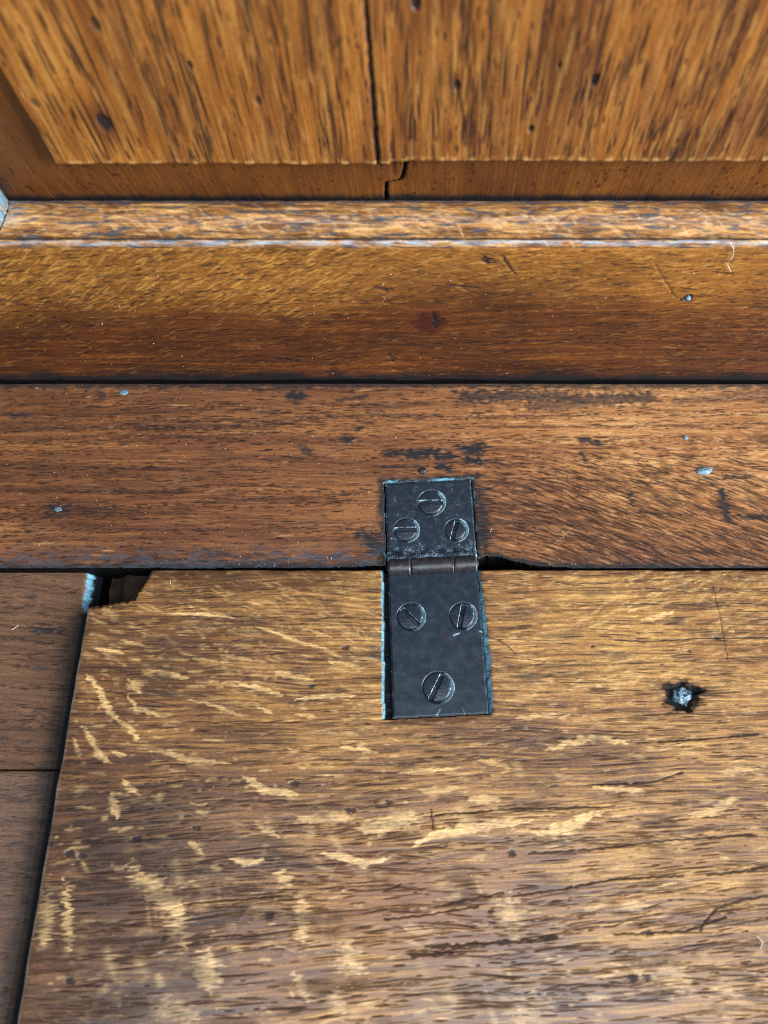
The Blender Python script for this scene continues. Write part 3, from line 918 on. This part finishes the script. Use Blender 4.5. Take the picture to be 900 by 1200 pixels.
# ---------------------------------------------------------------- the back panel: two boards
def panel_data():
    B = Board(-112.0, 175.0, 58.0, 150.0, .17, 19, .32)
    U, V = B.U, B.V
    Ledge = -81.7
    zb = np.where(U < -8.5, 78.75, 79.4) + .22 * fbm(U / 6, U * 0, 351, 3)
    d = np.maximum(zb - V, (Ledge - U) * .78)
    field = sstep(-.05, .25, -d)
    B.GU = V
    B.GV = U + .9 * noise(V / 40, U / 18, 3) + .25 * noise(V / 14, U / 8, 4)
    GU, GV = B.GU, B.GV
    B.ANG = np.full_like(U, math.pi / 2) + .05 * noise(V / 30, U / 14, 5)
    band = fbm(GU / 70, GV / 3.6, 321, 4)
    fine = fbm(GU / 24, GV / .75, 322, 3)
    big = fbm(U / 30, V / 24, 323, 3)
    right = (U > -11)
    t = .50 + .17 * band + .17 * fine + .13 * big - .05 * right
    t += .08 * np.exp(-((U + 70) / 12) ** 2)
    t -= .16 * sstep(.05, .6, fbm(U / 16, V / 34, 329, 3) + .25 * sstep(0, 60, U))
    t = np.where(d > 0, .36 + .10 * band + .08 * fine + .14 * big, t)  # bevel toned darker: shade on its downward slope is painted in
    cols = [(.035, .011, .004), (.125, .041, .009), (.225, .079, .0135), (.41, .185, .038)]
    C = np.stack([np.interp(t, [.05, .35, .62, 1.0], [c[k] for c in cols]) for k in range(3)], -1)
    lt = B.dashes(1500, (3, 22), (.18, .6), None, None, .03, amp=(.2, .85))
    C = mixc(C, (.52, .27, .07), lt * .34 * (d < 0))
    rd = sstep(.2, .7, fbm(GU / 26, GV / 4.5, 330, 3))
    C = mixc(C, (.15, .052, .015), rd * .55)
    dens = sstep(-.25, .4, noise(GU / 120, GV / 2.6, 361)) * .85 + .15
    pore = B.dashes(5200, (1.5, 9.0), (.14, .27), dens * (d < 0), None, .035, amp=(.55, 1.0))
    pore = B.dashes(650, (6, 24), (.18, .32), dens * (d < 0), None, .03, out=pore, amp=(.5, 1.0), bend=.001)
    dot = B.dashes(5000, (.5, 1.9), (.16, .30), sstep(0, .4, noise(GU / 160, GV / 1.6, 362)) * (d > 0), B.ANG + .15, .25, amp=(.4, 1.0))
    slant = B.dashes(1800, (.9, 2.6), (.12, .3), .7 * (d > 0), B.ANG - .75, .15, amp=(.15, .6))
    C = mixc(C, (.30, .15, .04), slant * .35)
    C = mixc(C, PORE, np.clip(np.maximum(pore, dot) * 1.1, 0, .96))
    # knots and worm holes
    for (px, py, r, a) in [(122, 143, 1.5, .9), (697, 95, .85, .95), (622, 152, .6, .9), (112, 28, .9, .7), (40, 120, .7, .5), (222, 75, .6, .7),
                           (535, 100, .7, .8), (487, 3, .9, .9), (655, 78, .5, .7), (302, 118, .6, .6)]:
        kx, kz = wall(px, py, 67)
        q = np.hypot(U - kx, (V - kz) * .6) / r + .3 * fbm(U * .6, V * .4, 371 + px, 3)
        m = a * (1 - sstep(.6, 1.2, q))
        halo = .6 * (1 - sstep(.8, 3.0, q)) if r > 1.0 else 0 * U
        C = mixc(C, (.06, .016, .007), halo)
        C = mixc(C, GRIME, m)
        B.H -= .5 * m
    # torn fibres along the lower arris show pale
    ar = np.exp(-((d + .5) / .55) ** 2) * sstep(-.2, .5, noise(U * .5, V * .4, 381)) * (U > Ledge + 1)
    C = mixc(C, (.46, .27, .09), .55 * ar)
    br = sstep(3.2, 0, V - 62.0 + 1.2 * fbm(U * .2, V * .2, 382, 3))
    C = mixc(C, GRIME * 1.5, .9 * br)
    bl = sstep(14, 24, (Ledge - U) + 2 * fbm(U * .2, V * .2, 383, 3))
    C = mixc(C, (.03, .03, .035), .7 * bl)
    H = B.H + .15 * fbm(U / 40, V / 40, 341, 2) + .04 * fine - .09 * pore - .08 * dot
    H += .18 * ar
    H = np.where(d > 0, H - np.clip(d / .28, 0, 1) * 1.5 - .28 * d, H)
    H = H + np.where(U < -8.5, 0.25, 0.0) * field
    B.H, B.C = H, C
    B.R = np.clip(.42 + .08 * big + .4 * np.maximum(pore, dot) + .1 * (d > 0), .2, .9)
    return B


PB = panel_data()
panel = empty("back_panel", settle)
ex = np.interp(PB.V, [58, 66.5, 69.4, 70.2, 72, 78.7, 78.9, 150], [-10.6, -10.2, -9.9, -6.6, -6.0, -4.9, -11.2, -11.2]) + .12 * noise(PB.V * .4, PB.V * 0, 391)
gap = np.interp(PB.V, [58, 79, 90, 150], [.26, .18, .08, .06])
de = np.abs(PB.U - ex)
k0 = PB.keep.copy()
C0, H0 = PB.C.copy(), PB.H.copy()
PB.C = mixc(PB.C, GRIME, .85 * (1 - sstep(.15, .6, de + .4 * noise(PB.U, PB.V * .5, 392))))
PB.H = PB.H - .5 * (1 - sstep(.2, .8, de))
fnp = lambda U, V, H: (U, 67.0 - H, V)
PB.keep = k0 & (PB.U < ex - gap)
PB.build("panel_board", OAKP, panel, fnp, 14.0, (-108, 92, 58, 121))
PB.keep = k0 & (PB.U > ex + gap)
PB.build("panel_board", OAKP, panel, fnp, 14.0, (-108, 92, 58, 121))


def make_stile():
    B = Board(-175.0, -103.8, 61.0, 150.0, .5, 24, .5)
    U, V = B.U, B.V
    B.GU, B.GV = V, U + noise(V / 30, U / 14, 3)
    t = .42 + .18 * fbm(B.GU / 70, B.GV / 3.4, 241, 4) + .2 * fbm(B.GU / 20, B.GV / .9, 242, 3)
    cols = [(.024, .008, .004), (.088, .027, .007), (.20, .069, .012), (.38, .165, .032)]
    B.C = np.stack([np.interp(t, [.05, .35, .62, 1.0], [c[k] for c in cols]) for k in range(3)], -1)
    B.ANG = B.ANG + math.pi / 2
    pore = B.dashes(1500, (1, 6), (.2, .3), None, None, .05, amp=(.4, 1))
    B.C = mixc(B.C, PORE, pore * .9)
    B.R = np.clip(.4 + .4 * pore, .2, .9)
    B.build("stile", OAK, settle, lambda U, V, H: (U, 59.6 - H, V), 20.0)


make_stile()
box("back_board", DARKWOOD, settle, -176, 176, 81.5, 92, -2, 150)


# ================================================================ the hinge
hinge = empty("hinge", settle, (HX * MM, HY * MM, 0), HINGE_A)
hinge["label"] = "black iron hinge with five-sided leaves of unequal length, fixed by slotted screws"
hinge["label"] = "black iron butt hinge let into the oak, held by six slotted screws"


def hpt(px, py, z=0):
    x, y = seat(px, py, z)
    u, v = hinge_uv(np.array(x), np.array(y))
    return float(u), float(v)


SCREWS = [((504, 589), 3.71, math.radians(0), True), ((474.5, 621), 3.38, math.radians(3), True), ((533, 621), 3.10, math.radians(76), True),
          ((480, 722), 3.62, math.radians(-44), False), ((541, 721), 3.52, math.radians(79), False), ((511.5, 805), 3.90, math.radians(64), False)]


def grid_mesh(name, mat, parent, X, Y, Z, wear_glint, thick, loc=(0, 0, 0), keep=None, smooth=True):
    nv, nu = X.shape
    idx = np.arange(nu * nv).reshape(nv, nu)
    Q = np.stack([idx[:-1, :-1], idx[:-1, 1:], idx[1:, 1:], idx[1:, :-1]], -1).reshape(-1, 4)
    ring = np.r_[idx[0, :-1], idx[:-1, -1], idx[-1, :0:-1], idx[:0:-1, 0]]
    co = np.stack([X, Y, Z], -1).reshape(-1, 3)
    n0 = len(co); k = len(ring)
    low = co[ring].copy(); low[:, 2] -= thick
    a = np.arange(k); b = np.roll(a, -1)
    S = np.stack([n0 + a, n0 + k + a, n0 + k + b, n0 + b], -1)
    al = np.concatenate([co, co[ring], low]) * MM
    fc = np.concatenate([Q, S])
    me = bpy.data.meshes.new(name)
    me.vertices.add(len(al)); me.vertices.foreach_set("co", al.astype(np.float32).ravel())
    me.loops.add(fc.size); me.loops.foreach_set("vertex_index", fc.astype(np.int32).ravel())
    me.polygons.add(len(fc)); me.polygons.foreach_set("loop_start", np.arange(0, fc.size, 4, dtype=np.int32))
    me.polygons.foreach_set("use_smooth", np.ones(len(fc), bool))
    me.update(calc_edges=True)
    A = me.attributes.new("wear_glint", 'FLOAT', 'POINT')
    w = np.concatenate([wear_glint.reshape(-1), wear_glint.reshape(-1)[ring], wear_glint.reshape(-1)[ring] * .5])
    A.data.foreach_set("value", np.clip(w, -1, 1.3).astype(np.float32))
    me.materials.append(mat)
    o = link(name, me, parent)
    o.location = [c * MM for c in loc]
    return o


def make_leaf(upper, z0):
    y0, y1 = (1.2, LEAF_Y1) if upper else (LEAF_Y0, -1.2)
    d = .16
    u = np.linspace(-HW, HW, int(2 * HW / d)); v = np.linspace(y0, y1, int((y1 - y0) / d))
    X, Y = np.meshgrid(u, v)
    sd = 400 + upper
    e = np.minimum(HW - np.abs(X), np.minimum(Y - y0 + (9 if upper else 0), y1 - Y + (0 if upper else 9)))
    Z = .10 * fbm(X / 8, Y / 8, sd, 2) + .010 * fbm(X * 1.2, Y * 1.2, sd + 1, 3) - .22 * sstep(.5, 0, e)
    wear_glint = .10 * fbm(X / 4, Y / 4, sd + 2, 3) + .32 * sstep(.45, .05, e) * (noise(X, Y, sd + 9) > -.3)
    wear_glint += .05
    if upper:      # scoured where the leaf bends into the barrel, its bluish glint painted in
        wear_glint += .10 + .20 * fbm(X * 1.4, Y * 1.4, sd + 6, 3)
        wear_glint += .42 * sstep(8, 3, Y) * np.clip(.8 + .6 * fbm(X / 4, Y / 2, sd + 4, 3), 0, 1.5) + .12 * sstep(-.1, .6, fbm(X / 2.5, Y / 2.5, sd + 5, 3))
        Z += 1.0 * sstep(5.0, 2.2, Y)
    else:
        wear_glint -= .05 * sstep(-14, -40, Y)
        # scratches from the screwdriver
        for (a, b) in [((538, 742), (532, 744)), ((562, 739), (566, 740)), ((545, 836), (541, 828)), ((512, 838), (516, 831))]:
            p, q = hpt(*a), hpt(*b)
            ab = np.array(q) - np.array(p)
            t = np.clip(((X - p[0]) * ab[0] + (Y - p[1]) * ab[1]) / (ab @ ab), 0, 1)
            wear_glint += .8 * np.exp(-(np.hypot(X - p[0] - ab[0] * t, Y - p[1] - ab[1] * t) / .3) ** 2)
    for (p, r, a, up) in SCREWS:
        if up != upper:
            continue
        c = hpt(*p)
        # countersunk seat, a little off centre: the bright crescent at its right is a painted highlight
        rr = np.hypot(X - c[0] - .35, Y - c[1] + .10)
        dish = sstep(r + .40, r - .2, rr)
        Z -= .75 * dish
        wear_glint += 1.05 * sstep(r + .75, r + .4, rr) * sstep(r - .5, r - .1, rr) * sstep(.1, .9, ((X - c[0]) - .25 * (Y - c[1])) / r)
    X = X + .14 * noise(Y * .35, Y * 0 + 3 * np.sign(X), sd + 11) * sstep(8, 12, np.abs(X))
    Y = Y + .16 * noise(X * .4, X * 0, sd + 12) * sstep(3, .5, np.minimum(Y - y0, y1 - Y))
    return grid_mesh("leaf", IRON, hinge, X, Y, Z, wear_glint, 2.0, (0, 0, z0))


make_leaf(True, .25)
make_leaf(False, -.35)


def make_screw(p, r, slot, z):
    nr, ns = 30, 144
    th = np.linspace(0, 2 * math.pi, ns + 1)[:-1]
    rr = np.linspace(0.02, 1, nr) ** .8 * r
    T, Rr = np.meshgrid(th, rr)
    X, Y = Rr * np.cos(T), Rr * np.sin(T)
    across = -X * math.sin(slot) + Y * math.cos(slot)
    across = across + .10 * noise(X * 1.1 + p[0], Y * 1.1, 3) + .06 * noise(X * 3 + p[0], Y * 3, 4)
    gw = .42
    g = 1 - sstep(gw, gw + .22, np.abs(across))
    Z = .28 * (1 - (Rr / r) ** 2) - .85 * g - .35 * sstep(r - .45, r, Rr) + .03 * fbm(X * 1.5, Y * 1.5, int(p[0]), 3)
    wear_glint = .05 + .10 * fbm(X / 2, Y / 2, int(p[1]), 3)
    # worn bright arris, its glint painted on one slot lip and the rim's right
    lip = np.exp(-((across - gw - .2) / .17) ** 2)
    wear_glint += (.75 + .9 * noise(X * .8 + p[1], Y * .8, 7)) * lip * (Rr < r * .95)
    wear_glint += .50 * sstep(r - .55, r - .15, Rr) * (.35 + .65 * sstep(-.3, 1, np.cos(T - .3))) * np.clip(.75 + 1.1 * noise(X * .9 + p[0], Y * .9, 8), 0, 1.4)
    wear_glint -= .5 * g
    co = np.stack([X, Y, Z], -1).reshape(-1, 3)
    idx = np.arange(nr * ns).reshape(nr, ns)
    nx = np.roll(idx, -1, 1)
    Q = np.stack([idx[:-1], idx[1:], nx[1:], nx[:-1]], -1).reshape(-1, 4)
    low = co[idx[-1]].copy(); low[:, 2] -= 1.6; low[:, :2] *= .8
    b = nr * ns + np.arange(ns)
    S = np.stack([idx[-1], b, np.roll(b, -1), nx[-1]], -1)
    # countersunk shank below the head
    tip = co[idx[-1]].copy(); tip[:, 2] = -9.0; tip[:, :2] *= .4
    c2 = nr * ns + ns + np.arange(ns)
    S2 = np.stack([b, c2, np.roll(c2, -1), np.roll(b, -1)], -1)
    al = np.concatenate([co, low, tip]) * MM
    fc = np.concatenate([Q, S, S2, [[idx[0, 0], idx[0, ns // 4], idx[0, ns // 2], idx[0, 3 * ns // 4]]]])
    me = bpy.data.meshes.new("screw")
    me.vertices.add(len(al)); me.vertices.foreach_set("co", al.astype(np.float32).ravel())
    me.loops.add(fc.size); me.loops.foreach_set("vertex_index", fc.astype(np.int32).ravel())
    me.polygons.add(len(fc)); me.polygons.foreach_set("loop_start", np.arange(0, fc.size, 4, dtype=np.int32))
    me.polygons.foreach_set("use_smooth", np.ones(len(fc), bool))
    me.update(calc_edges=True)
    A = me.attributes.new("wear_glint", 'FLOAT', 'POINT')
    A.data.foreach_set("value", np.clip(np.r_[wear_glint.reshape(-1), np.zeros(2 * ns)], -1, 1).astype(np.float32))
    me.materials.append(IRON)
    o = link("screw", me, hinge)
    c = hpt(*p)
    o.location = (c[0] * MM, c[1] * MM, z * MM)
    k = int(p[0])
    o.rotation_euler = (math.radians((k % 5 - 2) * .9), math.radians((k % 7 - 3) * .8), 0)
    return o


for p, r, a, up in SCREWS:
    make_screw(p, r, a - HINGE_A, .18 if up else -.40)


def make_barrel(x0, x1, seed, bright):
    n = 40
    r = 2.75
    d = .16
    u = np.linspace(x0, x1, max(6, int((x1 - x0) / d)))
    ph = np.linspace(-.75, math.pi + .75, n)
    X, P = np.meshgrid(u, ph)
    e = np.minimum(X - x0, x1 - X)
    rad = r + .08 * fbm(X / 2, P * 1.5, seed, 3) - .35 * sstep(.4, 0, e)
    Y = rad * np.cos(P) * .98
    Z = rad * np.sin(P) * .82
    wear_glint = .02 + .2 * fbm(X / 2, P * 2, seed + 1, 3) + bright * sstep(.5, .1, e) + .3 * np.exp(-((P - 2.7) / .18) ** 2) * bright
    o = grid_mesh("knuckle", BROWN, hinge, X[:, ::-1].copy(), Y[:, ::-1].copy(), Z[:, ::-1].copy(), wear_glint[:, ::-1].copy(), .0, (0, 0, -.35))
    return o


make_barrel(-12.4, -6.25, 501, .5)
make_barrel(-6.05, 5.95, 502, .15)
make_barrel(6.15, 12.4, 503, .5)


def rod(name, mat, parent, pts, r, seg=10):
    """Round bar or hair through points in mm."""
    P = np.asarray(pts, float)
    T = np.gradient(P, axis=0); T /= np.linalg.norm(T, axis=1)[:, None]
    ref = np.array((0, 0, 1.0)) if abs(T[0][2]) < .9 else np.array((1.0, 0, 0))
    A = np.cross(T, ref); A /= np.linalg.norm(A, axis=1)[:, None]
    Bn = np.cross(T, A)
    rr = np.broadcast_to(np.asarray(r, float), (len(P),))
    th = np.linspace(0, 2 * math.pi, seg + 1)[:-1]
    ring = P[:, None] + rr[:, None, None] * (np.cos(th)[None, :, None] * A[:, None] + np.sin(th)[None, :, None] * Bn[:, None])
    co = ring.reshape(-1, 3) * MM
    fs = []
    for i in range(len(P) - 1):
        for j in range(seg):
            a, b = i * seg + j, i * seg + (j + 1) % seg
            fs.append((a, b, b + seg, a + seg))
    fs.append(tuple(range(seg))[::-1]); fs.append(tuple(range(len(co) - seg, len(co))))
    me = bpy.data.meshes.new(name)
    me.from_pydata(co.tolist(), [], fs)
    for p in me.polygons:
        p.use_smooth = True
    me.materials.append(mat)
    return link(name, me, parent)


rod("hinge_pin", IRON, hinge, [(-12.9, 0, -.35), (-6, 0, -.35), (6, 0, -.35), (12.9, 0, -.35)], 1.1, 14)


# ---------------------------------------------------------------- nails and lumps
def lump(name, mat, parent, c, rx, ry, rz, seed, rot=0.0, rough=.25, fr=1.1):
    n, m = 14, 24
    th = np.linspace(.02, math.pi * .62, n); ph = np.linspace(0, 2 * math.pi, m + 1)[:-1]
    P, T = np.meshgrid(ph, th)
    k = 1 + rough * fbm(np.cos(P) * np.sin(T) * fr * 2 + 9, np.sin(P) * np.sin(T) * fr * 2 + 3, seed, 4)
    x, y, z = np.sin(T) * np.cos(P) * rx * k, np.sin(T) * np.sin(P) * ry * k, np.cos(T) * rz * (1 + 1.2 * rough * fbm(np.cos(P) * T * 2, np.sin(P) * T * 2, seed + 1, 4))
    cr, sr = math.cos(rot), math.sin(rot)
    co = np.stack([c[0] + x * cr - y * sr, c[1] + x * sr + y * cr, c[2] + z], -1).reshape(-1, 3) * MM
    fs = []
    for i in range(n - 1):
        for j in range(m):
            fs.append((i * m + j, (i + 1) * m + j, (i + 1) * m + (j + 1) % m, i * m + (j + 1) % m))
    fs.append(tuple(range(m)))
    me = bpy.data.meshes.new(name)
    me.from_pydata(co.tolist(), [], fs)
    for p in me.polygons:
        p.use_smooth = True
    me.materials.append(mat)
    return link(name, me, parent)


o = lump("nail", NAILM, lid, (lid_nail[0] + .2, lid_nail[1] + .7, -1.75), 2.6, 2.3, 1.1, 611, 0, .9, 3.2)
o["label"] = "rusty broken nail sunk in a black hole"
x, y = seat(825, 552); lump("nail", NAILM, strip, (x, y, 0), 2.6, 1.3, .9, 612, .15, .2)
x, y = seat(803, 513); lump("nail", NAILM, strip, (x, y, 0), .8, .8, .6, 613)
x, y = seat(495, 552); lump("nail", BROWN, strip, (x, y, .1), 1.2, 1.1, .8, 614)
x, y = seat(145, 460); lump("nail", NAILM, strip, (x, y, .0), 1.5, 1.1, .5, 615)
x, y = seat(68, 597); lump("nail", NAILM, strip, (x, y, -.1), 1.4, .9, .35, 616)
x, z = wall(806, 349); o = lump("nail", NAILM, rail, (x, 59.4, z), .8, .8, .8, 617)


# ---------------------------------------------------------------- hair and lint: things lying on the wood
def fibre(name, mat, pts, r, label, cat, group=None):
    P = np.asarray(pts, float)
    t = np.linspace(0, len(P) - 1, 22)
    Q = np.stack([np.interp(t, np.arange(len(P)), P[:, k]) for k in range(3)], -1)
    for _ in range(3):
        Q[1:-1] = (Q[:-2] + 2 * Q[1:-1] + Q[2:]) / 4
    o = rod(name, mat, None, Q, r, 6)
    o["label"], o["category"] = label, cat
    if group:
        o["group"] = group
    return o


sx = lambda a, b, z=.25: (*seat(a, b), z)
rx = lambda a, b: (wall(a, b)[0], 58.9, wall(a, b)[1])
fibre("hair", HAIRM, [sx(572, 747, .5), sx(583, 750, .45), sx(595, 757, .4), sx(606, 768, .4)], .11, "short dark hair curving away from the right edge of the hinge", "hair")
fibre("lint_fibre", DUSTM, [rx(855, 282), rx(860, 290), rx(858, 300), rx(851, 306), rx(856, 316)], .08, "white curled lint fibre on the upright rail under the moulding", "lint", "lint fibres")
fibre("lint_fibre", DUSTM, [sx(886, 1096, .4), sx(893, 1104, .4), sx(890, 1112, .4)], .08, "white hooked lint fibre on the golden front of the lid", "lint", "lint fibres")
fibre("lint_fibre", DUSTM, [(*seat(14, 738, -3.7), -3.7), (*seat(22, 733, -3.7), -3.7)], .08, "short straight white lint fibre on the dark board beside the lid", "lint", "lint fibres")


def dust():
    rng = np.random.default_rng(77)
    vs, fs = [], []

    def speck(c, n, r):
        t = rng.uniform(0, 6.28)
        base = len(vs)
        e1 = np.array([math.cos(t), math.sin(t), 0.0]) if n[2] > .5 else np.array([math.cos(t), 0, math.sin(t)])
        e2 = np.cross(n, e1)
        a, b = r * rng.uniform(.7, 1.8), r * rng.uniform(.5, 1.0)
        for p in (-e1 * a, e2 * b, e1 * a, -e2 * b, np.array(n) * r * .7):
            vs.append(((np.array(c) + p) * MM).tolist())
        for i in range(4):
            fs.append((base + i, base + (i + 1) % 4, base + 4))
        fs.append((base + 3, base + 2, base + 1, base))
    for _ in range(150):
        px, py = rng.uniform(0, 900), rng.uniform(455, 665)
        x, y = seat(px, py)
        speck((x, y, .32), (0, 0, 1.0), rng.uniform(.06, .16))
    for _ in range(130):
        px, py = rng.uniform(0, 900), rng.uniform(300, 440)
        x, z = wall(px, py)
        speck((x, 59.25, z), (0, -1.0, 0), rng.uniform(.06, .16))
    for _ in range(110):
        px, py = rng.uniform(110, 900), rng.uniform(690, 1190)
        x, y = seat(px, py)
        u, v = hinge_uv(np.array(x), np.array(y))
        if abs(u) < 15 and v > -44:
            continue
        speck((x, y, .25), (0, 0, 1.0), rng.uniform(.05, .13))
    for _ in range(170):
        px = rng.uniform(0, 900)
        k = rng.integers(0, 3)
        if k == 0:
            x, y = seat(px, 455 + abs(rng.normal(0, 4)))
            speck((x, min(y, 58.9), .3), (0, 0, 1.0), rng.uniform(.05, .12))
        elif k == 1 and not 430 < px < 640:
            x, y = seat(px, 662 - abs(rng.normal(0, 3)))
            speck((x, y, .2), (0, 0, 1.0), rng.uniform(.05, .12))
        elif k == 2 and not 440 < px < 580:
            x, y = seat(max(px, 200), 680 + abs(rng.normal(0, 5)))
            speck((x, y, .1), (0, 0, 1.0), rng.uniform(.05, .12))
    me = bpy.data.meshes.new("dust")
    me.from_pydata(vs, [], fs)
    me.materials.append(DUSTM)
    o = link("dust", me)
    o["kind"] = "stuff"; o["label"] = "fine pale dust specks scattered over the oak"; o["category"] = "dust"


dust()
